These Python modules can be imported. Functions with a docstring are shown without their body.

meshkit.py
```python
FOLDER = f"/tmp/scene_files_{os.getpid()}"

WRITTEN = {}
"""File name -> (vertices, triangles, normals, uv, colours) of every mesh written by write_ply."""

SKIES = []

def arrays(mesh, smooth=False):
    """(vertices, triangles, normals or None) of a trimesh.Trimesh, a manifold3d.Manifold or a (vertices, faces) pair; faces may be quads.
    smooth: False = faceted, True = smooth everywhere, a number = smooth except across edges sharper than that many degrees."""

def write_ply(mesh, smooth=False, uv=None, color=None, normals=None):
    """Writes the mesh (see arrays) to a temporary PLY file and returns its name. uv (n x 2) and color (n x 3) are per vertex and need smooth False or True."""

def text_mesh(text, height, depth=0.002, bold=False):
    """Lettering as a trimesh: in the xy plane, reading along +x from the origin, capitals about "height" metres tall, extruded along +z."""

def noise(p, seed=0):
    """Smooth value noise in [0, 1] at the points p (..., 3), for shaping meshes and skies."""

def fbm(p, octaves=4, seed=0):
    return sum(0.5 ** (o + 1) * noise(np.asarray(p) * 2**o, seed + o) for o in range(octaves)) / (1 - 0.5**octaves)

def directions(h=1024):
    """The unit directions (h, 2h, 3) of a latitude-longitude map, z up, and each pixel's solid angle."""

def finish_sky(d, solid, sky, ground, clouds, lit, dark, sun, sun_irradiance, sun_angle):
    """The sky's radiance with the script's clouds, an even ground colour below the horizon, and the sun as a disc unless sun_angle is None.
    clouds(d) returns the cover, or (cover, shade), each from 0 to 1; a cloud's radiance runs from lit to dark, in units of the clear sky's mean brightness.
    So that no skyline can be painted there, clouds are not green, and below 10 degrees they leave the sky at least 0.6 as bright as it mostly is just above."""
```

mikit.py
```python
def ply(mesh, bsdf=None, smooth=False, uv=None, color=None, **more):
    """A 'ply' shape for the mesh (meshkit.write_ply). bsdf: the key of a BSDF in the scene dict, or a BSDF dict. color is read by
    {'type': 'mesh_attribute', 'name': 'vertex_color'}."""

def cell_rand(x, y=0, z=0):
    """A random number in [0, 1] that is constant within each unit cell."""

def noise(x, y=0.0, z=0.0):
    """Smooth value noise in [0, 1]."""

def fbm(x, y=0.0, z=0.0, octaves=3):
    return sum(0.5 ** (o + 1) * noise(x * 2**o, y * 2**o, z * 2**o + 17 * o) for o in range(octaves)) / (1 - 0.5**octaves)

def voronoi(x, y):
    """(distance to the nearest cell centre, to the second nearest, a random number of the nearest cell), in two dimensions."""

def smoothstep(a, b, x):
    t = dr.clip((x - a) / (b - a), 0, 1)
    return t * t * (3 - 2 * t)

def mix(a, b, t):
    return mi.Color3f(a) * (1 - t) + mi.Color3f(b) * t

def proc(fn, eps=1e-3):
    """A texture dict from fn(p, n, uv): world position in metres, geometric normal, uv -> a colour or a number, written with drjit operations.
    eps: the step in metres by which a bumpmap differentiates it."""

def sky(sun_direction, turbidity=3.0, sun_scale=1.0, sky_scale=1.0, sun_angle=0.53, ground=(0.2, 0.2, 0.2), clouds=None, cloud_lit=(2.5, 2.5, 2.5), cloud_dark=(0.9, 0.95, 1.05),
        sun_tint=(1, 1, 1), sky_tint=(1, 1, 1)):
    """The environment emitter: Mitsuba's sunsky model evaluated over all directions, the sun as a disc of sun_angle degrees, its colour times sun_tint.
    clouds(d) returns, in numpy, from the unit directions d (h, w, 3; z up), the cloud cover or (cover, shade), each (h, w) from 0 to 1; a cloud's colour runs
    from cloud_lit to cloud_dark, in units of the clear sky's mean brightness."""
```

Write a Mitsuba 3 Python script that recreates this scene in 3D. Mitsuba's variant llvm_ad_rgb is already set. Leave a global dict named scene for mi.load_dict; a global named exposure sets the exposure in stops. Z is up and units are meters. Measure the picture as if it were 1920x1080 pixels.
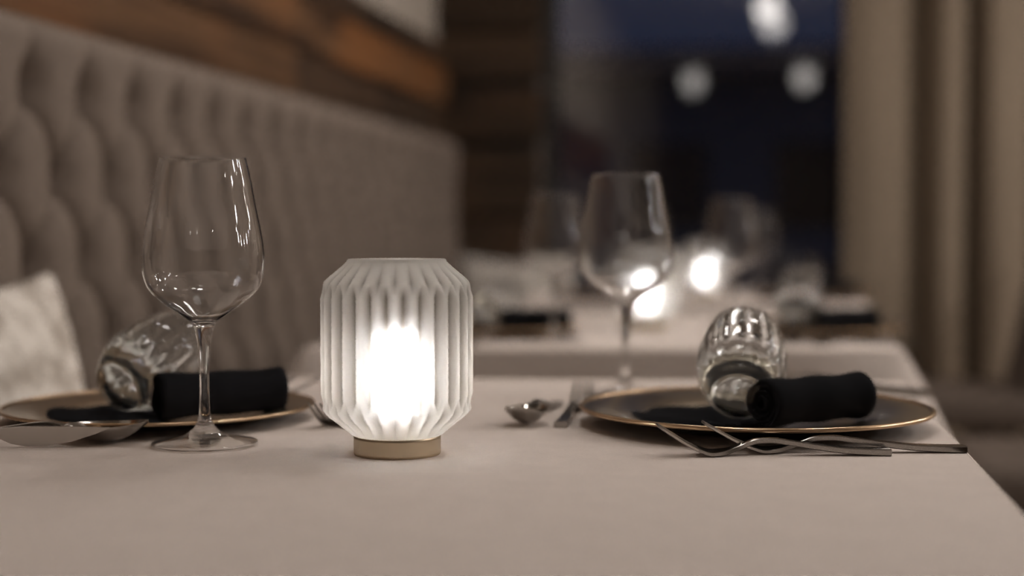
import math, random
import numpy as np, trimesh, manifold3d as m3
import mitsuba as mi, drjit as dr
import mikit, meshkit

T = mi.ScalarTransform4f
scene, labels = {}, {}
rng = np.random.default_rng(7)

# ------------------------------------------------------------------ camera, sky, exposure
YAW, PITCH = math.radians(10.1), math.atan(105 / 2667)
eye = np.array([0, 0, .918])
fwd = np.array([-math.sin(YAW) * math.cos(PITCH), math.cos(YAW) * math.cos(PITCH), -math.sin(PITCH)])
scene['camera'] = {'type': 'thinlens', 'fov': math.degrees(2 * math.atan(960 / 2667)), 'fov_axis': 'x',
                   'aperture_radius': .0121, 'focus_distance': 1.085, 'near_clip': .02, 'far_clip': 200.,
                   'to_world': T().look_at(origin=eye.tolist(), target=(eye + fwd).tolist(), up=[0, 0, 1])}
scene['night_sky'] = {'type': 'constant', 'radiance': {'type': 'rgb', 'value': [.0075, .0130, .031]}}
exposure = 0.16
L_DOWN = 25.0      # ceiling downlights
L_RING = 42.0      # bulbs of the ring chandelier
L_GLOBE = 6.0     # globe pendants behind the camera
L_BULB = 52.0       # bulbs in the table lamps
WARM = np.array([1.0, .935, .875])

# ------------------------------------------------------------------ materials
def rgb(*c): return {'type': 'rgb', 'value': [float(x) for x in c]}
def two(b): return {'type': 'twosided', 'bsdf': b}
def pr(c, rough=.5, metal=0., spec=.5, **k):
    return two({'type': 'principled', 'base_color': rgb(*c) if isinstance(c, tuple) else c, 'roughness': rough, 'metallic': metal, 'specular': spec, **k})
fb, sm, mix, C3 = mikit.fbm, mikit.smoothstep, mikit.mix, mi.Color3f

def cloth_col(p, n, uv):
    a = fb(p.x * 60, p.y * 60, p.z * 60, 2); w = mikit.noise(p.x * 900, p.y * 900, p.z * 900)
    return C3(.625, .555, .515) * (.93 + .07 * a + .07 * w)
def fabric_col(p, n, uv):
    a = fb(p.x * 9, p.y * 9, p.z * 9, 3); w = mikit.noise(p.x * 500, p.y * 500, p.z * 500)
    return C3(.205, .165, .140) * (.86 + .18 * a + .1 * w)
def velvet_col(p, n, uv):
    a = fb(p.x * 28, p.y * 28, p.z * 28, 4)
    return mix((.46, .41, .36), (.80, .75, .69), sm(.3, .62, a))
def wood_fn(c0, c1, c2, seed):
    def fn(p, n, uv):
        u = p.x + p.y                                  # runs along the board, on either wall
        g = fb(u * 1.6 + seed, p.z * 55, seed, 4)
        f = mikit.noise(u * 5 + seed, p.z * 420, 3.0)
        b = fb(u * 3.1 + 7 * seed, p.z * 5, seed, 2)
        c = mix(c0, c1, sm(.28, .68, g)); c = mix(c, c2, sm(.45, .8, b) * .7)
        return c * (.78 + .3 * f)
    return fn
def plaster_col(p, n, uv):
    return C3(.52, .46, .40) * (.94 + .1 * fb(p.x * 4, p.y * 4, p.z * 4, 3))
def floor_col(p, n, uv):
    k = mikit.cell_rand(dr.floor(p.x / .14), dr.floor(p.y / 1.2 + .37 * dr.floor(p.x / .14)))
    g = fb(p.x * 60, p.y * 3, k * 9, 3)
    return mix((.14, .085, .05), (.24, .155, .095), g) * (.8 + .3 * k)
def curtain_col(p, n, uv):
    return C3(.26, .208, .158) * (.92 + .1 * mikit.noise(p.x * 700, p.z * 700, p.y * 300) + .05 * fb(p.x * 5, p.z * 3, 0, 2))
def navy_col(p, n, uv):
    return C3(.0095, .0098, .0115) * (.8 + .4 * mikit.noise(p.x * 900, p.y * 900, p.z * 900))
def handle_col(p, n, uv):
    s = mikit.noise(p.x * 3200, p.y * 3200, p.z * 3200)
    return mix((.27, .255, .24), (.62, .60, .57), sm(.66, .95, s))

def M(name, b): scene['mat_' + name] = {'id': 'mat_' + name, **b}; return 'mat_' + name
m_cloth = M('tablecloth', pr(mikit.proc(cloth_col), .85, spec=.2, sheen=.25))
m_fabric = M('fabric', pr(mikit.proc(fabric_col), .9, spec=.15, sheen=.3))
m_velvet = M('velvet', pr(mikit.proc(velvet_col), .8, spec=.2, sheen=.6))
m_wood = [M(f'oldwood{i}', pr(mikit.proc(wood_fn(*c, i * 3.7 + 1)), .75, spec=.25)) for i, c in enumerate([
    ((.055, .030, .018), (.20, .105, .052), (.30, .125, .045)),
    ((.050, .028, .017), (.17, .090, .046), (.25, .105, .042)),
    ((.028, .019, .014), (.085, .052, .032), (.11, .06, .035)),
    ((.022, .015, .011), (.060, .038, .024), (.085, .048, .028))])]
m_plaster = M('plaster', pr(mikit.proc(plaster_col), .9, spec=.1))
m_ceiling = M('ceiling', pr((.40, .36, .32), .9, spec=.1))
m_darkwall = M('darkwall', pr((.33, .285, .245), .9, spec=.1))
m_chairfab = M('chairfabric', pr((.105, .083, .070), .9, spec=.15, sheen=.2))
m_floor = M('floor', pr(mikit.proc(floor_col), .45))
m_curtain = M('curtain', pr(mikit.proc(curtain_col), .9, spec=.1, sheen=.3))
m_navy = M('napkin', pr(mikit.proc(navy_col), .95, spec=.04))
m_dark = M('darkmetal', pr((.03, .028, .026), .5, .3))
m_chairleg = M('chairleg', pr((.035, .025, .018), .45))
m_tablewood = M('tablewood', pr((.10, .062, .038), .5))
m_plate = M('charger', pr((.52, .43, .33), .24, 1.0))
m_undershade = M('undershade', pr((.03, .026, .023), .9, spec=.1))  # near-black plate back, added to deepen the shadow under the rim
m_rim = M('chargerrim', pr((.72, .52, .34), .22, 1.0))
m_steel = M('steel', pr((.42, .395, .37), .12, 1.0))
m_handle = M('handlesteel', pr(mikit.proc(handle_col), .18, 1.0))
m_brass = M('brushed', pr((.60, .50, .37), .30, 1.0, anisotropic=.7))
m_glass = M('glass', {'type': 'dielectric', 'int_ior': 1.52, 'ext_ior': 1.0})
m_blueglass = M('blueglass', {'type': 'dielectric', 'int_ior': 1.52, 'ext_ior': 1.0, 'specular_transmittance': rgb(.955, .975, .985)})
m_pane = M('pane', {'type': 'thindielectric', 'int_ior': 1.5})
m_shade = M('shade', {'type': 'principledthin', 'base_color': {'type': 'mesh_attribute', 'name': 'vertex_color'}, 'roughness': .58, 'spec_trans': .72, 'diff_trans': .8, 'eta': 1.45})
m_facade = M('facade', pr((.34, .34, .36), .9))
m_roof = M('roofing', pr((.12, .11, .11), .9))
m_darkpane = M('darkpane', pr((.02, .022, .03), .15))
m_hill = M('hill', pr((.10, .11, .10), 1.0))

# ------------------------------------------------------------------ helpers
def num(name):
    if not any(k == name or k.startswith(name + '__') for k in scene): return name
    i = 1
    while any(k == f'{name}_{i:03d}' or k.startswith(f'{name}_{i:03d}__') for k in scene): i += 1
    return f'{name}_{i:03d}'
reserved = set()
def thing(name, label=None, cat=None, group=None, kind=None):
    k, i = name, 0
    while k in reserved: i += 1; k = f'{name}_{i:03d}'
    reserved.add(k)
    d = {}
    if label: d['label'] = label
    if cat: d['category'] = cat
    if group: d['group'] = group
    if kind: d['kind'] = kind
    labels[k] = d
    return k
def part(parent, name, shape, label=None):
    k0 = parent + '__' + name; k, i = k0, 0
    while k in reserved: i += 1; k = f'{k0}_{i:03d}'
    reserved.add(k); scene[k] = shape
    if label: labels[k] = {'label': label}
    return k
def solo(name, shape, label=None, cat=None, group=None, kind=None):
    k = thing(name, label, cat, group, kind); scene[k] = shape; return k
def put(shape, tr): return {**shape, 'to_world': tr}
def merge(ms): return trimesh.util.concatenate(ms)
def box(x0, x1, y0, y1, z0, z1):
    b = trimesh.creation.box((x1 - x0, y1 - y0, z1 - z0)); b.apply_translation(((x0 + x1) / 2, (y0 + y1) / 2, (z0 + z1) / 2)); return b
def to_tm(man):
    m = man.to_mesh(); return trimesh.Trimesh(m.vert_properties[:, :3], m.tri_verts, process=False)
def rbox(x0, x1, y0, y1, z0, z1, r, n=20):
    s = m3.Manifold.sphere(r, n)
    return to_tm(m3.Manifold.batch_hull([s.translate([x, y, z]) for x in (x0 + r, x1 - r) for y in (y0 + r, y1 - r) for z in (z0 + r, z1 - r)]))
def grid_faces(nu, nv, wrap=False):
    f = []
    i, j = np.meshgrid(np.arange(nu - 1), np.arange(nv if wrap else nv - 1), indexing='ij')
    i, j = i.ravel(), j.ravel(); j2 = (j + 1) % nv
    a, b, c, d = i * nv + j, i * nv + j2, (i + 1) * nv + j2, (i + 1) * nv + j
    return np.vstack([np.stack([a, b, c], 1), np.stack([a, c, d], 1)])
def lathe(prof, n=64, mod=None):
    """prof: (r, z) rows; outward faces when going up the outside."""
    prof = np.asarray(prof, float); ph = np.arange(n) * 2 * np.pi / n
    r = np.repeat(prof[:, :1], n, 1); z = np.repeat(prof[:, 1:], n, 1)
    if mod is not None: r = mod(r, z, ph[None])
    v = np.stack([r * np.cos(ph), r * np.sin(ph), z], -1).reshape(-1, 3)
    m = trimesh.Trimesh(v, grid_faces(len(prof), n, True), process=False)
    m.merge_vertices(); m.update_faces(m.nondegenerate_faces()); return m
def spline(pts, n):
    from scipy.interpolate import PchipInterpolator
    pts = np.asarray(pts, float); s = np.r_[0, np.cumsum(np.linalg.norm(np.diff(pts, axis=0), axis=1))]
    t = np.linspace(0, s[-1], n); return np.stack([PchipInterpolator(s, pts[:, k])(t) for k in range(pts.shape[1])], 1)
def ribbon(path, width, thick, bev=.35):
    """Closed bar along path (n x 3, in the plane of x and z offset by y); cross-section: bevelled rectangle."""
    path = np.asarray(path, float); n = len(path)
    w = np.broadcast_to(width, n) / 2; h = np.broadcast_to(thick, n) / 2
    t = np.gradient(path, axis=0); t /= np.linalg.norm(t, axis=1, keepdims=True)
    side = np.cross(t, [0, 0, 1.]); side /= np.linalg.norm(side, axis=1, keepdims=True) + 1e-12
    side = np.where(np.linalg.norm(side, axis=1, keepdims=True) < .5, [0, 1, 0], side); up = np.cross(side, t)
    c = np.minimum(w, h) * bev
    offs = [(w, -(h - c)), (w, h - c), (w - c, h), (-(w - c), h), (-w, h - c), (-w, -(h - c)), (-(w - c), -h), (w - c, -h)]
    v = np.stack([path + side * a[:, None] + up * b[:, None] for a, b in offs], 1).reshape(-1, 3)
    f = grid_faces(n, 8, True)
    caps = [[0, k + 1, k] for k in range(1, 7)] + [[(n - 1) * 8, (n - 1) * 8 + k, (n - 1) * 8 + k + 1] for k in range(1, 7)]
    m = trimesh.Trimesh(v, np.vstack([f, caps]), process=False)
    if m.volume < 0: m.invert()
    return m
def frame(pos, x_ang):                       # placed on the table, turned about z
    return T().translate([float(a) for a in pos]).rotate([0, 0, 1], float(x_ang))

TZ = .75
# ------------------------------------------------------------------ room shell
H = 2.5
WX0, WX1 = -.765, .30                         # the window, in the end wall
YE = 4.85
def struct(name, mesh, mat, **k):
    key = thing(name, kind='structure', **k); scene[key] = mikit.ply(mesh, mat); return key
struct('floor', box(-1.25, 5.2, -6.2, 5.0, -.1, 0), m_floor)
struct('ceiling', box(-1.25, 5.2, -6.2, 5.0, H, H + .1), m_ceiling)
wl = struct('wall_left', box(-1.25, -1.12, -6.2, 5.0, 0, H), m_plaster)
struct('wall_back', box(-1.25, 5.2, -6.3, -6.15, 0, H), m_darkwall)
struct('wall_right', box(5.1, 5.25, -6.2, 5.0, 0, H), m_darkwall)
we = struct('wall_end', merge([box(-1.12, WX0, YE, YE + .15, 0, H), box(WX1, 5.1, YE, YE + .15, 0, H), box(WX0, WX1, YE, YE + .15, 2.35, H), box(WX0, WX1, YE, YE + .15, 0, .35)]), m_plaster)

# old timber boards above the bench, on the left wall
def plank(parent, x0, x1, y0, y1, z0, z1, mat):
    part(parent, 'plank', mikit.ply(rbox(x0, x1, y0, y1, z0, z1, .006, 8), mat, smooth=30))
rows = [(1.235, 1.345, 1), (1.352, 1.478, 0), (1.485, 1.555, 2)]
for ri, (z0, z1, mi_) in enumerate(rows):
    cuts = [-.2, 1.3 + .5 * (ri % 2), 2.75 + .45 * ((ri + 1) % 2), 3.7 + .3 * (ri % 3), YE - .005]
    for a, b in zip(cuts[:-1], cuts[1:]):
        pr_ = rng.uniform(0, .012)
        plank(wl, -1.13, -1.088 + pr_, a, b - .006, z0, z1, m_wood[mi_ if rng.random() < .75 else (mi_ + 1) % 3])
part(we, 'backing', mikit.ply(box(-1.119, WX0 - .002, YE - .012, YE + .001, 0, H), m_dark))
# dark timber boards beside the window, on the end wall
z = .04
for i, hgt in enumerate([.21, .24, .19, .25, .22, .17, .16, .24, .20, .23, .19]):
    if z + hgt > H: break
    plank(we, -1.115, WX0 + .01 * rng.random(), YE - .055 - .03 * rng.random(), YE + .01, z, z + hgt, m_wood[3 if i % 3 else 2])
    z += hgt + (.035 if i in (4, 5) else .012)

# window: frame and two panes of double glazing
w1 = thing('window_1', kind='structure')
fr = .05
part(w1, 'frame', mikit.ply(merge([box(WX0 - .002, WX0 + fr, YE + .02, YE + .1, .35, 2.35), box(WX1 - fr, WX1, YE + .02, YE + .1, .35, 2.35), box(WX0, WX1, YE + .02, YE + .1, .35, .42), box(WX0, WX1, YE + .02, YE + .1, 2.28, 2.35)]), m_dark))
def pane(y, tilt):
    m = box(WX0 + fr - .01, WX1 - fr + .01, -1e-5, 1e-5, .41, 2.29)
    v = np.array([[WX0 + fr - .01, 0, .41], [WX1 - fr + .01, 0, .41], [WX1 - fr + .01, 0, 2.29], [WX0 + fr - .01, 0, 2.29]])
    v[:, 1] = y + (v[:, 2] - 1.3) * math.tan(math.radians(tilt))
    return trimesh.Trimesh(v, [[0, 1, 2], [0, 2, 3]], process=False)
part(w1, 'pane', mikit.ply(pane(YE + .05, 0), m_pane))
part(w1, 'pane', mikit.ply(pane(YE + .066, .16), m_pane))

# outside in the dark: a hillside and a house
gx, gy = np.meshgrid(np.linspace(-60, 60, 60), np.linspace(20, 90, 24), indexing='ij')
hz = -1.5 + 9 * (1 - np.exp(-np.maximum(gy - 40, 0) / 30)) * meshkit.fbm(np.stack([gx / 18, gy / 22, gx * 0], -1), 3, 2) 
hv = np.stack([gx, gy, hz], -1).reshape(-1, 3)
solo('hills', mikit.ply((hv, grid_faces(60, 24)), m_hill, smooth=True), kind='structure')
struct('ground_outside', box(-60, 60, 5.05, 21, -1.6, -1.5), m_hill)
ho = thing('house', 'dark unlit house with a low pitched roof outside behind the window', 'house')
part(ho, 'wall', mikit.ply(box(-3.6, 9.5, 18, 26, -1.5, 2.9), m_facade))
rv = np.array([[-3.9, 17.2, 2.85], [10.2, 17.2, 2.85], [10.2, 26.8, 2.85], [-3.9, 26.8, 2.85], [-3.7, 22, 3.75], [9.9, 22, 3.75]])
part(ho, 'roof', mikit.ply((rv, np.array([[0, 1, 5], [0, 5, 4], [1, 2, 5], [2, 3, 4], [2, 4, 5], [3, 0, 4], [0, 2, 1], [0, 3, 2]])), m_roof))
for x in (-1.7, .1, 1.9, 5.4):
    for z in (-.6, .95): 
        wk = part(ho, 'window', mikit.ply(box(x, x + 1.0, 17.96, 18.02, z, z + 1.1), m_roof))
        part(wk, 'pane', mikit.ply(box(x + .07, x + .93, 17.94, 17.99, z + .07, z + 1.03), m_darkpane))

# curtain right of the window
cu = thing('curtain', 'taupe floor-length curtain with deep folds right of the dark window', 'curtain')
xs = np.linspace(.245, 1.75, 420); zs = np.linspace(.02, 2.46, 30)
dep = .010 * np.sin(xs * 31 + 1)
for c, w, a in ((.482, .036, .17), (.640, .026, .16), (.86, .03, .17), (1.03, .03, .16), (1.24, .03, .16), (1.47, .03, .16), (1.66, .03, .14)):
    dep = dep + a * np.exp(-np.abs((xs - c) / w) ** 2.4)
X, Z = np.meshgrid(xs, zs, indexing='ij'); sw = (2.46 - Z) / 2.44
Y = 4.66 + dep[:, None] * (.75 + .25 * sw) + .006 * np.sin(Z * 3 + X * 20)
Y = np.minimum(Y, 4.84)
part(cu, 'cloth', mikit.ply((np.stack([X + .012 * sw * np.sin(X * 13), Y, Z], -1).reshape(-1, 3), grid_faces(420, 30)), m_curtain, smooth=True))
rod = trimesh.creation.cylinder(.012, 2.6, sections=20); rod.apply_transform(trimesh.transformations.rotation_matrix(math.pi / 2, [0, 1, 0])); rod.apply_translation((.6, 4.72, 2.475))
solo('curtain_rod', mikit.ply(rod, m_dark, smooth=30), 'dark metal curtain rod above the taupe curtain and the window', 'curtain rod')

# ------------------------------------------------------------------ lamps of the room
def emit(L): return {'type': 'area', 'radiance': rgb(*(WARM * L))}
trim_m = mikit.ply(lathe([(.100, 0), (.122, -.002), (.122, -.008), (.105, -.010), (.100, 0)], 32), m_dark, smooth=30)
DOWN = [(-.20, .85), (-.25, 2.1), (.55, 1.65), (.5, 2.95), (-.40, 3.35), (1.7, 2.3), (1.7, 3.9), (3.2, .4), (3.6, 3.0), (2.6, -2.4)]
for x, y in DOWN:
    k = thing('ceiling_light', 'small round recessed ceiling spotlight', 'ceiling light', 'ceiling spotlights')
    part(k, 'trim', put(trim_m, T().translate([x, y, H])))
    part(k, 'lens', {'type': 'disk', 'to_world': T().translate([x, y, H - .004]).rotate([1, 0, 0], 180).scale(.100), 'emitter': emit(L_DOWN)})
for x, y, b, where in ((.005, .90, 1., 'over the front table'), (.041, .265, .55, 'just in front of the front table'), (-.657, -3.275, .40, 'far behind the camera on the bench side'), (.328, -3.09, .45, 'far behind the camera away from the bench')):
    k = thing('pendant_lamp', 'opal globe pendant lamp hanging ' + where, 'lamp', 'globe pendants behind the camera')
    part(k, 'globe', {'type': 'sphere', 'center': [x, y, 2.3], 'radius': .085, 'emitter': emit(L_GLOBE * b)})
    part(k, 'cable', mikit.ply(ribbon(np.array([[x, y, 2.38], [x + .0005, y, H]]), .006, .006), m_dark))
ch = thing('ring_chandelier', 'ring chandelier with small round bulbs hanging over the room to the right', 'chandelier')
cx, cy, cz, cr, nb = 2.8, 2.5, 1.86, 1.3, 12
t_ = trimesh.creation.torus(cr, .012, 96, 10); t_.apply_translation((cx, cy, cz + .09)); part(ch, 'ring', mikit.ply(t_, m_brass, smooth=True))
for k in range(3):
    a = k * 2.094; part(ch, 'cable', mikit.ply(ribbon(np.array([[cx + cr * math.cos(a), cy + cr * math.sin(a), cz + .095], [cx, cy, H]]), .005, .005), m_dark))
for k in range(nb):
    a = 2 * math.pi * k / nb
    part(ch, 'bulb', {'type': 'sphere', 'center': [cx + cr * math.cos(a), cy + cr * math.sin(a), cz], 'radius': .075, 'emitter': emit(L_RING)})

# ------------------------------------------------------------------ tufted bench
SX, SZ, ZB0, BT, XB, YB0 = .163, .123, 1.120, 1.23, -1.10, 1.982
Y0, Y1 = .3, 4.60
def tuft(y, z):
    """Outward depth of the padded back (0 at a button, about 1 on a cushion's crown)."""
    a = (y - YB0) / SX; b = (z - ZB0) / SZ
    u, v = a + b / 2, a - b / 2
    bu, bv = np.abs(np.sin(np.pi * u)), np.abs(np.sin(np.pi * v))
    du, dv = u - np.round(u), v - np.round(v)
    dist = np.sqrt((du + dv) ** 2 * (SX / 2) ** 2 + (du - dv) ** 2 * SZ ** 2)
    df = np.minimum(np.abs(du), np.abs(dv)) * .136                 # metres to the nearest slanting fold
    crown = np.clip(bu * bv, 0, 1) ** .5
    inside = .91 + .09 * crown - .30 * np.exp(-df / .009) - .68 * np.exp(-(dist / .029) ** 2)
    dist2 = np.abs(a - np.round(a)) * SX                      # straight folds from the first row up to the top edge
    d1 = np.sqrt(dist2 ** 2 + (z - ZB0) ** 2)
    fade = np.clip((BT - .012 - z) / .07, 0, 1)
    top = .91 + .09 * np.sin(np.pi * np.abs(a - np.floor(a))) ** .5 - .30 * np.exp(-dist2 / .008) * fade ** 1.5 - .68 * np.exp(-(d1 / .029) ** 2)
    w = np.clip((z - ZB0) / .03 + .5, 0, 1)
    return np.clip(inside * (1 - w) + top * w, 0, 1)
ys = np.arange(Y0, Y1 + .001, .0048); zz = np.linspace(.44, BT, 165)
YY, ZZ = np.meshgrid(ys, zz, indexing='ij')
hh = tuft(YY, ZZ)
edge = np.clip((BT - ZZ) / .05, 0, 1); edge2 = np.clip((Y1 - YY) / .06, 0, 1)
XX = XB + .012 + (.020 + .084 * hh) * np.sqrt(1 - (1 - edge) ** 2) * np.sqrt(1 - (1 - edge2) ** 2)
be = thing('banquette_bench', 'long taupe upholstered bench with a deep buttoned tufted back along the left wall', 'bench')
bk = part(be, 'backrest', mikit.ply((np.stack([XX, YY, ZZ], -1).reshape(-1, 3), grid_faces(len(ys), 165)), m_fabric, smooth=True))
part(be, 'back_board', mikit.ply(box(-1.118, XB + .012, Y0, Y1, .0, BT), m_fabric))
part(be, 'seat', mikit.ply(rbox(XB + .01, -.56, Y0, 4.755, .33, .45, .035), m_fabric, smooth=30))
part(be, 'plinth', mikit.ply(box(XB + .02, -.62, Y0 + .02, 4.74, 0, .345), m_chairleg))
bs = trimesh.creation.icosphere(2, .011); bs.apply_scale((.45, 1, 1)); bshape = mikit.ply(bs, m_fabric, smooth=True)
for r_ in range(0, 4):
    zb = ZB0 - r_ * SZ
    for c_ in range(-3, 17):
        yb = YB0 + SX * (c_ + (.5 if r_ % 2 else 0))
        if yb < Y1 - .05: part(bk, 'button', put(bshape, T().translate([XB + .032, yb, zb])))

def pillow_mesh(w, h, t, n=40, ear=.10):
    s = np.linspace(-1, 1, n); U, V = np.meshgrid(s, s, indexing='ij')
    pu, pv = 1 - ear * (1 - V ** 2), 1 - ear * (1 - U ** 2)       # concave edges between pointed corners
    x, y = U * pu * w / 2, V * pv * h / 2
    th = t / 2 * (np.clip(1 - np.abs(U) ** 2.2, 0, 1) * np.clip(1 - np.abs(V) ** 2.2, 0, 1)) ** .5
    th = th * (1 + .12 * (meshkit.fbm(np.stack([U * 2, V * 2, U * 0], -1), 3, 5) - .5))
    a = np.stack([x, y, th], -1).reshape(-1, 3); b = np.stack([x, y, -th], -1).reshape(-1, 3)
    f = grid_faces(n, n); m = trimesh.Trimesh(np.vstack([a, b]), np.vstack([f, f[:, ::-1] + n * n]), process=False)
    m.merge_vertices(); m.update_faces(m.nondegenerate_faces()); 
    if m.volume < 0: m.invert()
    return m
# local x -> along, y -> up, z -> out of the back
pil = mikit.ply(pillow_mesh(.46, .43, .15), m_velvet, smooth=True)
def basis(xa, ya, za, o):
    m = np.eye(4); m[:3, 0], m[:3, 1], m[:3, 2], m[:3, 3] = xa, ya, za, o; return T(m.tolist())
def unit(v): v = np.asarray(v, float); return v / np.linalg.norm(v)
up_ = unit([-.16, .0, 1]); al = unit([-.08, 1, 0]); al = unit(al - up_ * (al @ up_)); nz = np.cross(al, up_)
solo('cushion', put(pil, basis(al, up_, nz, [-.915, 1.585, .655])), 'off-white crushed velvet cushion leaning on the bench back behind the left plate', 'cushion', 'off-white cushions on the bench')
up_ = unit([0, .16, 1]); al = np.array([1., 0, 0]); nz = np.cross(al, up_)
pil2 = mikit.ply(pillow_mesh(.40, .40, .14), m_velvet, smooth=True)
solo('cushion', put(pil2, basis(al, up_, nz, [-.80, 4.56, .645])), 'off-white cushion leaning on the dark timber boards at the far end of the bench', 'cushion', 'off-white cushions on the bench')

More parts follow.
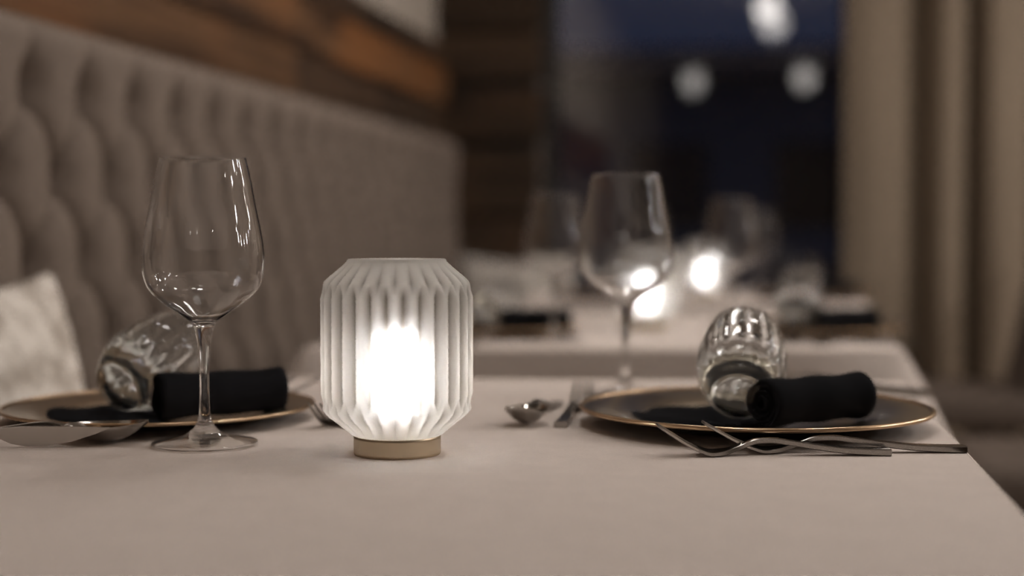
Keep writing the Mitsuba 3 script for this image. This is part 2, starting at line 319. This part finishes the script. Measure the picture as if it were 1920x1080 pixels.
# ------------------------------------------------------------------ tables and cloths
def cloth_mesh(corners, drop, seed, res=.012, flare=.05):
    """Quad top (corners counter-clockwise from front left) with a hanging hem; one continuous sheet."""
    c = np.asarray(corners, float); r = np.random.default_rng(seed)
    nx, ny = int(np.linalg.norm(c[1] - c[0]) / res), int(np.linalg.norm(c[3] - c[0]) / res)
    U, V = np.meshgrid(np.linspace(0, 1, nx), np.linspace(0, 1, ny), indexing='ij')
    P = ((1 - U) * (1 - V))[..., None] * c[0] + (U * (1 - V))[..., None] * c[1] + (U * V)[..., None] * c[2] + ((1 - U) * V)[..., None] * c[3]
    e = np.minimum(np.minimum(U * nx, (1 - U) * nx), np.minimum(V * ny, (1 - V) * ny)) * res
    zt = TZ + .0006 * (meshkit.fbm(np.stack([P[..., 0] * 9, P[..., 1] * 9, P[..., 0] * 0 + seed], -1), 3, seed) - .5) * np.clip(e / .05, 0, 1)
    top = np.dstack([P, zt])
    # perimeter, counter-clockwise
    idx = [(i, 0) for i in range(nx)] + [(nx - 1, j) for j in range(1, ny)] + [(i, ny - 1) for i in range(nx - 2, -1, -1)] + [(0, j) for j in range(ny - 2, 0, -1)]
    per = np.array([top[i, j] for i, j in idx]); n = len(per)
    corner_at = [0, nx - 1, nx + ny - 2, 2 * nx + ny - 3]
    tan = np.roll(per, -1, 0) - np.roll(per, 1, 0); nrm = np.stack([tan[:, 1], -tan[:, 0], tan[:, 0] * 0], 1); nrm /= np.linalg.norm(nrm, axis=1, keepdims=True)
    s = np.r_[0, np.cumsum(np.linalg.norm(np.diff(per, axis=0), axis=1))]; S = s[-1] + res
    near = np.zeros(n)
    for k in corner_at:
        d = np.abs(s - s[k]); d = np.minimum(d, S - d); near += np.exp(-(d / .11) ** 2)
    ph = r.uniform(0, 6, 3)
    fold = .012 * np.sin(2 * np.pi * s / S * round(S / .33) + ph[0]) + .007 * np.sin(2 * np.pi * s / S * round(S / .19) + ph[1])
    RR = .004                                                   # the cloth bends over the table's edge
    for q in np.radians([22, 45, 68]):
        rings = (rings if q > .5 else []) + [np.column_stack([per[:, :2] + nrm[:, :2] * RR * math.sin(q), per[:, 2] - RR * (1 - math.cos(q))])]
    tt = np.r_[[.3] * 3, np.linspace(0, 1, 22)[1:]]
    for t in tt[3:]:
        out = RR + (fold * .4 - .003) * t + flare * near * t ** .9
        z = TZ - RR - drop * t * (1 + .18 * near)
        rings.append(np.column_stack([per[:, :2] + nrm[:, :2] * out[:, None], np.full(n, 0) + z]))
    v = [top.reshape(-1, 3)] + rings
    f = [grid_faces(nx, ny)]
    ids = np.array([i * ny + j for i, j in idx]); base = nx * ny
    for k in range(len(tt)):
        nxt = base + k * n + np.arange(n)
        a, b, c_, d = ids, np.roll(ids, -1), np.roll(nxt, -1), nxt
        f += [np.stack([a, d, c_], 1), np.stack([a, c_, b], 1)]; ids = nxt
    return trimesh.Trimesh(np.vstack(v), np.vstack(f), process=False)
def table(x0, x1, f0, f1, b0, b1, label, clabel, seed, drop, flare=.05):
    k = thing('dining_table', label, 'table', 'dining tables along the bench')
    q = [(x0 + .006, f0 + .006), (x1 - .006, f1 + .006), (x1 - .006, b1 - .006), (x0 + .006, b0 - .006)]
    from shapely.geometry import Polygon
    tp = trimesh.creation.extrude_polygon(Polygon(q), .03); tp.apply_translation((0, 0, TZ - .0370)); part(k, 'tabletop', mikit.ply(tp, m_tablewood))
    for x, y in ((x0 + .08, f0 + .1), (x1 - .08, f1 + .1), (x1 - .08, b1 - .1), (x0 + .08, b0 - .1)):
        part(k, 'leg', mikit.ply(rbox(x - .025, x + .025, y - .025, y + .025, 0, TZ - .036, .006, 8), m_tablewood, smooth=30))
    solo('tablecloth', mikit.ply(cloth_mesh([(x0, f0), (x1, f1), (x1, b1), (x0, b0)], drop, seed, flare=flare), m_cloth, smooth=True), clabel, 'tablecloth', 'greige tablecloths')
table(-.70, .151, .30, .36, 1.55, 1.648, 'dining table under the nearest cloth, carrying the sharp ribbed lamp', 'greige tablecloth in the foreground under the sharp ribbed lamp', 3, .26)
table(-.655, .193, 1.96, 2.09, 2.85, 2.96, 'dining table standing behind the front table', 'greige tablecloth on the second table, just behind the front table', 5, .26, .15)
table(-.61, .235, 3.28, 3.38, 4.12, 4.22, 'dining table farthest back in front of the window', 'greige tablecloth on the farthest table near the window', 8, .26, .04)

# ------------------------------------------------------------------ table lamp
NR, RA = 27, .0060
def shade_mod(r, z, ph):
    th = NR * ph; s1 = np.clip((z - .034) / .010, 0, 1) * np.clip((.1305 - z) / .010, 0, 1)
    s2 = np.where(z < .08, np.clip((z - .0150) / .012, 0, 1) * np.clip((.046 - z) / .012, 0, 1), np.clip((.1465 - z) / .016, 0, 1) * np.clip((z - .119) / .012, 0, 1))
    g1 = 1 - np.abs(np.cos(th / 2)) ** .9; g2 = 1 - np.abs(np.sin(th / 2)) ** .9
    return r - RA * s1 * g1 - RA * .8 * s2 * g2
sp = spline([(.0334, .0145), (.0345, .0152), (.046, .0245), (.0535, .0305), (.0568, .035), (.0576, .041), (.0578, .060), (.0578, .105), (.0577, .122), (.0568, .1275), (.0535, .132), (.046, .1385), (.0395, .1442), (.0376, .1462), (.0372, .1475), (.0366, .1478)], 110)
shade_m = lathe(sp, NR * 14, shade_mod)
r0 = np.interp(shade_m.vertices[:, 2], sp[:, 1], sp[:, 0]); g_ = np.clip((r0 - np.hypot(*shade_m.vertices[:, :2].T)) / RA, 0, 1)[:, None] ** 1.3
shade_c = np.array([.78, .755, .725]) * (1 - g_) + np.array([.17, .145, .12]) * g_          # groove shade painted into the colour, along with smokier, thicker glass
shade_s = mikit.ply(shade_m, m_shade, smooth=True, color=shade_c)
base_s = mikit.ply(lathe(spline([(0, .0), (.0322, .0), (.0330, .0008), (.0330, .0138), (.0324, .0146), (0, .0148)], 60), 96), m_brass, smooth=30)
hold_s = mikit.ply(lathe([(0, .0145), (.012, .0145), (.012, .030), (.009, .034), (0, .034)], 32), m_brass, smooth=30)
bulb_m = lathe(spline([(0, .034), (.007, .035), (.0105, .042), (.0115, .062), (.0105, .082), (.006, .090), (0, .092)], 24), 24)
bulb_s = {**mikit.ply(bulb_m, None, smooth=True), 'emitter': {'type': 'area', 'radiance': rgb(L_BULB * 1.0, L_BULB * .95, L_BULB * .89)}}
def lamp(x, y, label, rot=0.):
    k = thing('table_lamp', label, 'lamp', 'ribbed table lamps')
    tr = frame((x, y, TZ), rot)
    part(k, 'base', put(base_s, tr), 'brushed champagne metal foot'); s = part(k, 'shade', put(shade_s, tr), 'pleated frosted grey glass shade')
    part(k, 'bulb', put(bulb_s, tr)); part(k, 'socket', put(hold_s, tr))
lamp(-.2742, 1.0428, 'sharp glowing table lamp with pleated frosted glass shade in the foreground', 3)
lamp(-.199, 2.45, 'blurred glowing table lamp on the second table behind the right wine glass')
lamp(-.154, 3.70, 'blurred glowing table lamp on the farthest table near the window')

# ------------------------------------------------------------------ wine glass, tumbler
outer = spline([(.0335, .2250), (.0368, .2110), (.0410, .1880), (.0455, .1650), (.0474, .1480), (.0470, .1375), (.0435, .1245), (.0310, .1115), (.0178, .1025), (.0092, .0955), (.0062, .0860), (.0050, .0780)], 70)[::-1]
from scipy.interpolate import PchipInterpolator
tn = np.gradient(outer, axis=0); tn /= np.linalg.norm(tn, axis=1, keepdims=True)
thick = np.interp(outer[:, 0], [.010, .020, .032, .048], [.0016, .0011, .0009, .0008])[:, None]
off = outer + np.stack([-tn[:, 1], tn[:, 0]], 1) * thick          # the inner wall, parallel to the outer one
keep = (off[:, 1] > .1) & (off[:, 0] > .011) & (off[:, 1] < .2245)
inner = np.vstack([[outer[-1] - [.0008, 0]], off[keep][::-1], spline([off[keep][0], (.0060, off[keep][0][1] - .0030), (.0, off[keep][0][1] - .0040)], 14)[1:]])
bowl_p = np.vstack([outer, [[.0333, .22535], [.0331, .2255], [.0329, .22535]], inner])
stem_p = np.vstack([[(0, .0012), (.0120, .0014), (.0125, .0030)], spline([(.0125, .0102), (.0098, .0124), (.0070, .0160), (.0052, .0205), (.0044, .0260)], 14)[:-1], spline([(.0044, .0260), (.0038, .0420), (.0038, .0560), (.0043, .0680), (.0050, .0780)], 16)])
rimf_p = [(.0400 + .0014 * math.cos(a), .0014 + .0013 * math.sin(a)) for a in np.linspace(0, 2 * math.pi, 13)]
foot_p = spline([(.0400, .0026), (.0300, .0044), (.0190, .0070), (.0125, .0102)], 16)
wg = {'bowl': mikit.ply(lathe(bowl_p, 96), m_glass, smooth=50), 'stem': mikit.ply(lathe(stem_p, 48), m_glass, smooth=35), 'foot': mikit.ply(lathe(foot_p, 96), m_pane, smooth=35), 'foot_rim': mikit.ply(lathe(rimf_p, 96), m_glass, smooth=True)}
def wine_glass(x, y, label):
    k = thing('wine_glass', label, 'wine glass', 'stemmed wine glasses'); tr = frame((x, y, TZ + .0006), 0)
    for n_, s in wg.items(): part(k, n_, put(s, tr))
t_out = [(.0, 0), (.018, .0), (.0225, .0008), (.0252, .0035), (.0300, .0120), (.0360, .0260), (.0390, .0400), (.0388, .0540), (.0365, .0720), (.0325, .0920)]
t_in = [(.0317, .0920), (.0356, .0720), (.0379, .0540), (.0380, .0400), (.0346, .0266), (.0265, .0165), (.0150, .0120), (0, .0108)]
tum_p = np.vstack([spline(t_out, 50), [[.0323, .0926], [.0317, .0926]], spline(t_in, 50)])
def tum_mod(r, z, ph):
    w = np.clip((z - .010) / .02, 0, 1) * np.clip((.0915 - z) / .012, 0, 1)
    i = np.arange(len(z))[:, None] > 52
    return r - np.where(i, .00045, -.0002) * w * (.5 + .5 * np.cos(18 * ph + z * 26))
tum_s = mikit.ply(lathe(tum_p, 180, tum_mod), m_blueglass, smooth=50)
def tumbler(pos, axis, label):
    a = unit(axis); x = unit(np.cross([0, 0, 1], a)); y = np.cross(a, x)
    solo('tumbler', put(tum_s, basis(x, y, a, pos)), label, 'tumbler', 'ribbed water tumblers')

# ------------------------------------------------------------------ charger, napkin
dish_p = spline([(0, .0022), (.088, .0022), (.095, .0032), (.105, .0068), (.122, .0110), (.1490, .0152)], 40)[::-1]
under_p = spline([(.1490, .0138), (.122, .0092), (.104, .0046), (.096, .0012), (.090, 0), (0, 0)], 40)[::-1]
under_s = mikit.ply(lathe(under_p, 96), m_undershade, smooth=True)
ring = [(.1502 + .0023 * math.cos(a), .0150 + .0020 * math.sin(a)) for a in np.linspace(0, 2 * math.pi, 15)]
dish_s, rim_s = mikit.ply(lathe(dish_p, 128), m_plate, smooth=40), mikit.ply(lathe(ring, 160), m_rim, smooth=True)
def charger(x, y, label, sc=1., sz=1.):
    k = thing('charger_plate', label, 'plate', 'bronze charger plates')
    tr = T().translate([x, y, TZ + .0008]).scale([sc, sc, sz])
    part(k, 'dish', put(dish_s, tr)); part(k, 'underside', put(under_s, tr)); part(k, 'rim', put(rim_s, tr), 'copper coloured rolled rim')
def roll_mesh(L, R, turns=3.72, th=.0030):
    a = np.linspace(0, turns * 2 * np.pi, 110); r = .004 + (R - .004 - th / 2) * a / a[-1]
    po, pi_ = r + th * .47, r - th * .47
    ns = 26; xs = np.linspace(0, L, ns); V = []
    for i, x in enumerate(xs):
        k = 1 + .035 * math.sin(i * .55) + .05 * (abs(2 * x / L - 1) ** 3); sx = .0016 * np.sin(a * 1.3 + i * .3)
        cr = np.stack([np.cos(a), np.sin(a) * .93], 1)
        V.append(np.vstack([cr * (po * k)[:, None], (cr * (pi_ * k)[:, None])[::-1]]))
    V = np.array(V); n = V.shape[1]
    P = np.zeros((ns, n, 3)); P[..., 0] = xs[:, None]; P[..., 1], P[..., 2] = V[..., 0], V[..., 1]
    jit = .0022 * np.sin(np.linspace(0, 19, n))[None] * (np.abs(2 * xs / L - 1) ** 6)[:, None]; P[..., 0] += jit
    f = grid_faces(ns, n, True); h = n // 2; cap = []
    for e, o in ((0, 0), (ns - 1, 1)):
        for j in range(h - 1):
            q = [e * n + j, e * n + j + 1, e * n + n - 2 - j, e * n + n - 1 - j]
            cap += [[q[0], q[2], q[1]], [q[0], q[3], q[2]]] if o == 0 else [[q[0], q[1], q[2]], [q[0], q[2], q[3]]]
    m = trimesh.Trimesh(P.reshape(-1, 3), np.vstack([f, cap]), process=False)
    m.apply_translation((0, 0, R * .96)); 
    if m.volume < 0: m.invert()
    return m
def fold_mesh(w, d, h0, h1, n=44):
    """A soft folded pad: width along x, depth along y, higher in the middle of its right part."""
    s = np.linspace(-1, 1, n); U, V = np.meshgrid(s, s, indexing='ij')
    e = np.clip((1 - np.abs(U) ** 7) * (1 - np.abs(V) ** 7), 0, 1) ** .4
    b = np.exp(-((U - .35) / .55) ** 2 - ((V - .1) / .75) ** 2)
    top = e * (h0 + (h1 - h0) * b + .0015 * np.sin(U * 7 + V * 3)) + .0002
    x, y = U * w / 2 * (1 + .04 * np.sin(V * 3)), V * d / 2 * (1 - .2 * (1 - U) / 2)
    a = np.stack([x, y, top], -1).reshape(-1, 3); c = np.stack([x, y, top * 0], -1).reshape(-1, 3)
    f = grid_faces(n, n); m = trimesh.Trimesh(np.vstack([a, c]), np.vstack([f, f[:, ::-1] + n * n]), process=False)
    if m.volume < 0: m.invert()
    return m
roll_s = mikit.ply(roll_mesh(.112, .0222), m_navy, smooth=50)
fold_s = mikit.ply(fold_mesh(.125, .13, .0025, .0050), m_navy, smooth=60)
PZ = TZ + .0046
def napkin(xr, yr, ar, xf, yf, af, label):
    k = thing('napkin', label, 'napkin', 'rolled navy napkins')
    part(k, 'roll', put(roll_s, frame((xr, yr, PZ), ar))); part(k, 'fold', put(fold_s, frame((xf, yf, PZ), af)))

# ------------------------------------------------------------------ cutlery: local +x runs from the tip to the handle's end, lying flat
def z_of(tab, x): from_ = np.asarray(tab, float); from scipy.interpolate import PchipInterpolator as PI; return PI(from_[:, 0], from_[:, 1])(x)
F_Z = [(0, .0225), (.010, .0160), (.020, .0098), (.030, .0046), (.041, .0014), (.050, .0022), (.062, .0058), (.076, .0104), (.086, .0108), (.100, .0090), (.120, .0060), (.145, .0032), (.175, .0022), (.190, .0022)]
def fork_parts(L):
    k = L / .175; out = {}
    xs = np.linspace(.030, .175, 60)
    wid = z_of([(.030, .0215), (.038, .0222), (.046, .0195), (.056, .0110), (.066, .0062), (.080, .0052), (.100, .0062), (.130, .0092), (.175, .0118)], xs)
    thk = z_of([(.030, .0026), (.060, .0034), (.075, .0038), (.100, .0040), (.140, .0046), (.175, .0054)], xs)
    out['handle'] = [ribbon(np.column_stack([xs * k, xs * 0, z_of(F_Z, xs)]), wid, thk, .3)]
    xt = np.linspace(0, .034, 18); tw = z_of([(0, .0016), (.006, .0028), (.034, .0038)], xt); tt = z_of([(0, .0018), (.034, .0026)], xt)
    out['tine'] = [ribbon(np.column_stack([xt * k, xt * 0 + y0 * (1 - .06 * (1 - xt / .034)), z_of(F_Z, xt)]), tw, tt, .4) for y0 in (-.0088, -.0030, .0030, .0088)]
    return out
def spoon_parts(L, bl, bw):
    n = 26; U, A = np.meshgrid(np.linspace(0, 1, n), np.arange(40) * 2 * np.pi / 40, indexing='ij')
    ex = np.where(np.cos(A) < 0, 1.0, 1.12)
    x = bl / 2 + U * np.cos(A) * bl / 2 * np.where(np.cos(A) > 0, 1 + .06 * np.cos(A) ** 2, 1); y = U * np.sin(A) * bw / 2 * (1 - .10 * U * np.cos(A))
    z = .0012 + .0125 * U ** 2.1 + .003 * (U * np.clip(-np.cos(A), 0, 1)) ** 2
    top = np.stack([x, y, z + .0012], -1).reshape(-1, 3); bot = np.stack([x, y, z - .0004], -1).reshape(-1, 3)
    f = grid_faces(n, 40, True); N = n * 40; e = (n - 1) * 40 + np.arange(40); e2 = np.roll(e, -1)
    m = trimesh.Trimesh(np.vstack([top, bot]), np.vstack([f, f[:, ::-1] + N, np.stack([e, e + N, e2 + N], 1), np.stack([e, e2 + N, e2], 1)]), process=False)
    m.merge_vertices(); m.update_faces(m.nondegenerate_faces()); m.fix_normals()
    xs = np.linspace(bl * .97, L, 50); t = (xs - xs[0]) / (xs[-1] - xs[0])
    zt = z_of([(0, .0138), (.12, .0155), (.3, .0125), (.6, .0060), (1, .0022)], t)
    wd = z_of([(0, .0110), (.08, .0070), (.25, .0056), (.6, .0088), (1, .0118)], t); tk = z_of([(0, .0016), (.15, .0028), (1, .0042)], t)
    return {'bowl': [m], 'handle': [ribbon(np.column_stack([xs, xs * 0, zt]), wd, tk, .3)]}
def knife_parts(L, bl=.098):
    # a blade that stands on its edge: outline in x and z, thin in y
    from shapely.geometry import Polygon
    top = [(0.0, .0150), (.03, .0158), (.07, .0158), (bl, .0135)]
    bot = [(bl, .0088), (.088, .0066), (.078, .0022), (.066, .0003), (.050, .0006), (.030, .0042), (.012, .0100)]
    b = trimesh.creation.extrude_polygon(Polygon(top + bot), .0026); b.apply_translation((0, 0, -.0013)); b.apply_transform(trimesh.transformations.rotation_matrix(math.pi / 2, [1, 0, 0]))
    xs = np.linspace(bl - .004, L, 40); t = (xs - xs[0]) / (xs[-1] - xs[0])
    h = ribbon(np.column_stack([xs, xs * 0, z_of([(0, .0112), (.3, .0095), (.7, .0062), (1, .0050)], t)]), z_of([(0, .0030), (.15, .0065), (1, .0115)], t), z_of([(0, .0046), (.2, .0058), (1, .0072)], t), .3)
    return {'blade': [b], 'handle': [h]}
def shapes(p): return {k: [mikit.ply(m, m_handle if k == 'handle' else m_steel, smooth=40) for m in ms] for k, ms in p.items()}
FORK, FORK_S, FORK_D = shapes(fork_parts(.175)), shapes(fork_parts(.200)), shapes(fork_parts(.158))
SPOON, SPOON_D, KNIFE = shapes(spoon_parts(.200, .068, .042)), shapes(spoon_parts(.165, .056, .038)), shapes(knife_parts(.215))
def cutlery(kind, shp, x, y, ang, label, group, dz=.0006, tilt=0.):
    k = thing(kind, label, kind.split('_')[-1], group)
    tr = T().translate([x, y, TZ + dz]).rotate([0, 0, 1], float(ang)).rotate([0, 1, 0], float(tilt))
    for n_, ss in shp.items():
        for s in ss: part(k, n_, put(s, tr))

# ------------------------------------------------------------------ front table: the right place setting
CAM = 10.1        # the front table's settings are laid about parallel to this heading
charger(-.0090, 1.2530, 'bronze charger plate with copper rim at the right edge of the front table')
napkin(-.0025, 1.2010, 43, -.062, 1.262, 22, 'tightly rolled navy napkin on the right plate of the front table')
R_, F_, Z_ = np.array([math.cos(YAW), math.sin(YAW), 0]), np.array([-math.sin(YAW), math.cos(YAW), 0]), np.array([0, 0, 1.])
def cam_dir(r, f, u): return R_ * r + F_ * f + Z_ * u
tumbler([-.0215, 1.2085, TZ + .0290], cam_dir(.19, .85, .49), 'ribbed tumbler tipped back beside the rolled napkin on the right plate')
wine_glass(-.1395, 1.4388, 'empty stemmed wine glass behind the right plate on the front table')
cutlery('fork', FORK, -.0792, 1.0676, CAM, 'short steel fork lying nearest the camera in front of the right plate', 'steel forks on the front table')
cutlery('fork', FORK_S, -.0457, 1.0868, CAM + .5, 'longer steel fork lying just behind the nearest fork by the right plate', 'steel forks on the front table')
cutlery('dessert_spoon', SPOON_D, -.205, 1.190, 87, 'dessert spoon lying left of the right plate', 'dessert cutlery on the front table')
cutlery('dessert_fork', FORK_D, -.172, 1.362, -90, 'dessert fork with raised tines lying left of the right plate', 'dessert cutlery on the front table')
cutlery('knife', KNIFE, -.045, 1.520, -12, 'steel knife lying behind the right plate', 'steel knives on the front table')
cutlery('spoon', SPOON, -.03, 1.565, -12, 'steel spoon lying behind the right plate beside the knife', 'steel spoons on the front table')
# the left place setting
charger(-.5347, 1.1985, 'bronze charger plate in front of the cushion on the front table', .905, .80)
napkin(-.521, 1.160, 40, -.578, 1.180, 10, 'rolled navy napkin on the left plate behind the sharp wine glass')
tumbler([-.5560, 1.157, TZ + .0325], cam_dir(.40, .84, .36), 'ribbed tumbler lying tipped on the left plate beside the cushion')
wine_glass(-.4340, 1.0560, 'sharp empty stemmed wine glass left of the ribbed lamp')
cutlery('knife', KNIFE, -.5017, 1.033, 190.1, 'steel knife standing on its edge at the left border before the left plate', 'steel knives on the front table')
cutlery('spoon', SPOON, -.4818, 1.0569, 190, 'steel spoon with bowl to the right in front of the left plate', 'steel spoons on the front table')
cutlery('dessert_fork', FORK_D, -.372, 1.150, 84, 'dessert fork between the left plate and the ribbed lamp', 'dessert cutlery on the front table')
cutlery('dessert_spoon', SPOON_D, -.345, 1.330, -92, 'dessert spoon behind the ribbed lamp right of the left plate', 'dessert cutlery on the front table')
cutlery('fork', FORK, -.46, 1.345, 184, 'steel fork lying behind the left plate', 'steel forks on the front table')
cutlery('fork', FORK_S, -.44, 1.385, 184, 'longer steel fork lying farthest behind the left plate', 'steel forks on the front table')

# ------------------------------------------------------------------ the two tables behind
def setting(ox, oy, where, cut):
    charger(-.0090 + ox, 1.2530 + oy, f'bronze charger plate at the right edge of {where}')
    napkin(-.0055 + ox, 1.2113 + oy, 30, -.062 + ox, 1.262 + oy, 15, f'rolled navy napkin on the right plate of {where}')
    tumbler([-.0285 + ox, 1.190 + oy, TZ + .0315], cam_dir(.17, .80, .55), f'tumbler tipped back on the right plate of {where}')
    wine_glass(-.1395 + ox, 1.4388 + oy, f'wine glass behind the right plate of {where}')
    charger(-.5110 + ox, 1.1640 + oy, f'bronze charger plate at the bench side of {where}', .89)
    napkin(-.4991 + ox, 1.132 + oy, 12, -.56 + ox, 1.150 + oy, 5, f'rolled navy napkin on the bench-side plate of {where}')
    tumbler([-.5285 + ox, 1.130 + oy, TZ + .0325], cam_dir(.47, .80, .34), f'tumbler lying tipped on the bench-side plate of {where}')
    wine_glass(-.40 + ox, 1.065 + oy, f'wine glass before the bench-side plate of {where}')
    if cut:
        cutlery('fork', FORK, -.0818 + ox, 1.065 + oy, CAM, f'steel fork in front of the right plate of {where}', 'cutlery on the second table')
        cutlery('fork', FORK_S, -.047 + ox, 1.035 + oy, CAM, f'longer steel fork in front of the right plate of {where}', 'cutlery on the second table')
        cutlery('knife', KNIFE, -.045 + ox, 1.50 + oy, -8, f'steel knife behind the right plate of {where}', 'cutlery on the second table')
        cutlery('spoon', SPOON, -.476 + ox, .955 + oy, 188, f'steel spoon in front of the bench-side plate of {where}', 'cutlery on the second table')
setting(.08, 1.11, 'the second table', True)
setting(.125, 2.38, 'the farthest table', False)

# ------------------------------------------------------------------ chairs
def chair(x, y, label, rot=0.):
    k = thing('dining_chair', label, 'chair', 'upholstered dining chairs')
    tr = T().translate([x, y, 0]).rotate([0, 0, 1], rot)
    for n_, ms in CH.items():
        for s in ms: part(k, n_, put(s, tr))
back = rbox(.19, .27, -.215, .215, .40, .925, .03, 20)
back.vertices[:, 0] += .10 * np.clip((back.vertices[:, 2] - .45) / .47, 0, 1) ** 1.3
CH = {'seat': [mikit.ply(rbox(-.20, .23, -.225, .225, .385, .485, .035), m_chairfab, smooth=30)], 'backrest': [mikit.ply(back, m_chairfab, smooth=30)],
      'leg': [mikit.ply(ribbon(np.array([[a * .16, b * .18, .40], [a * .18, b * .2, 0]]), .036, .036), m_chairleg) for a in (-1, 1) for b in (-1, 1)]}
chair(.58, 2.93, 'upholstered taupe chair drawn up to the right side of the second table')
chair(.49, 4.16, 'upholstered taupe chair in front of the curtain by the farthest table')
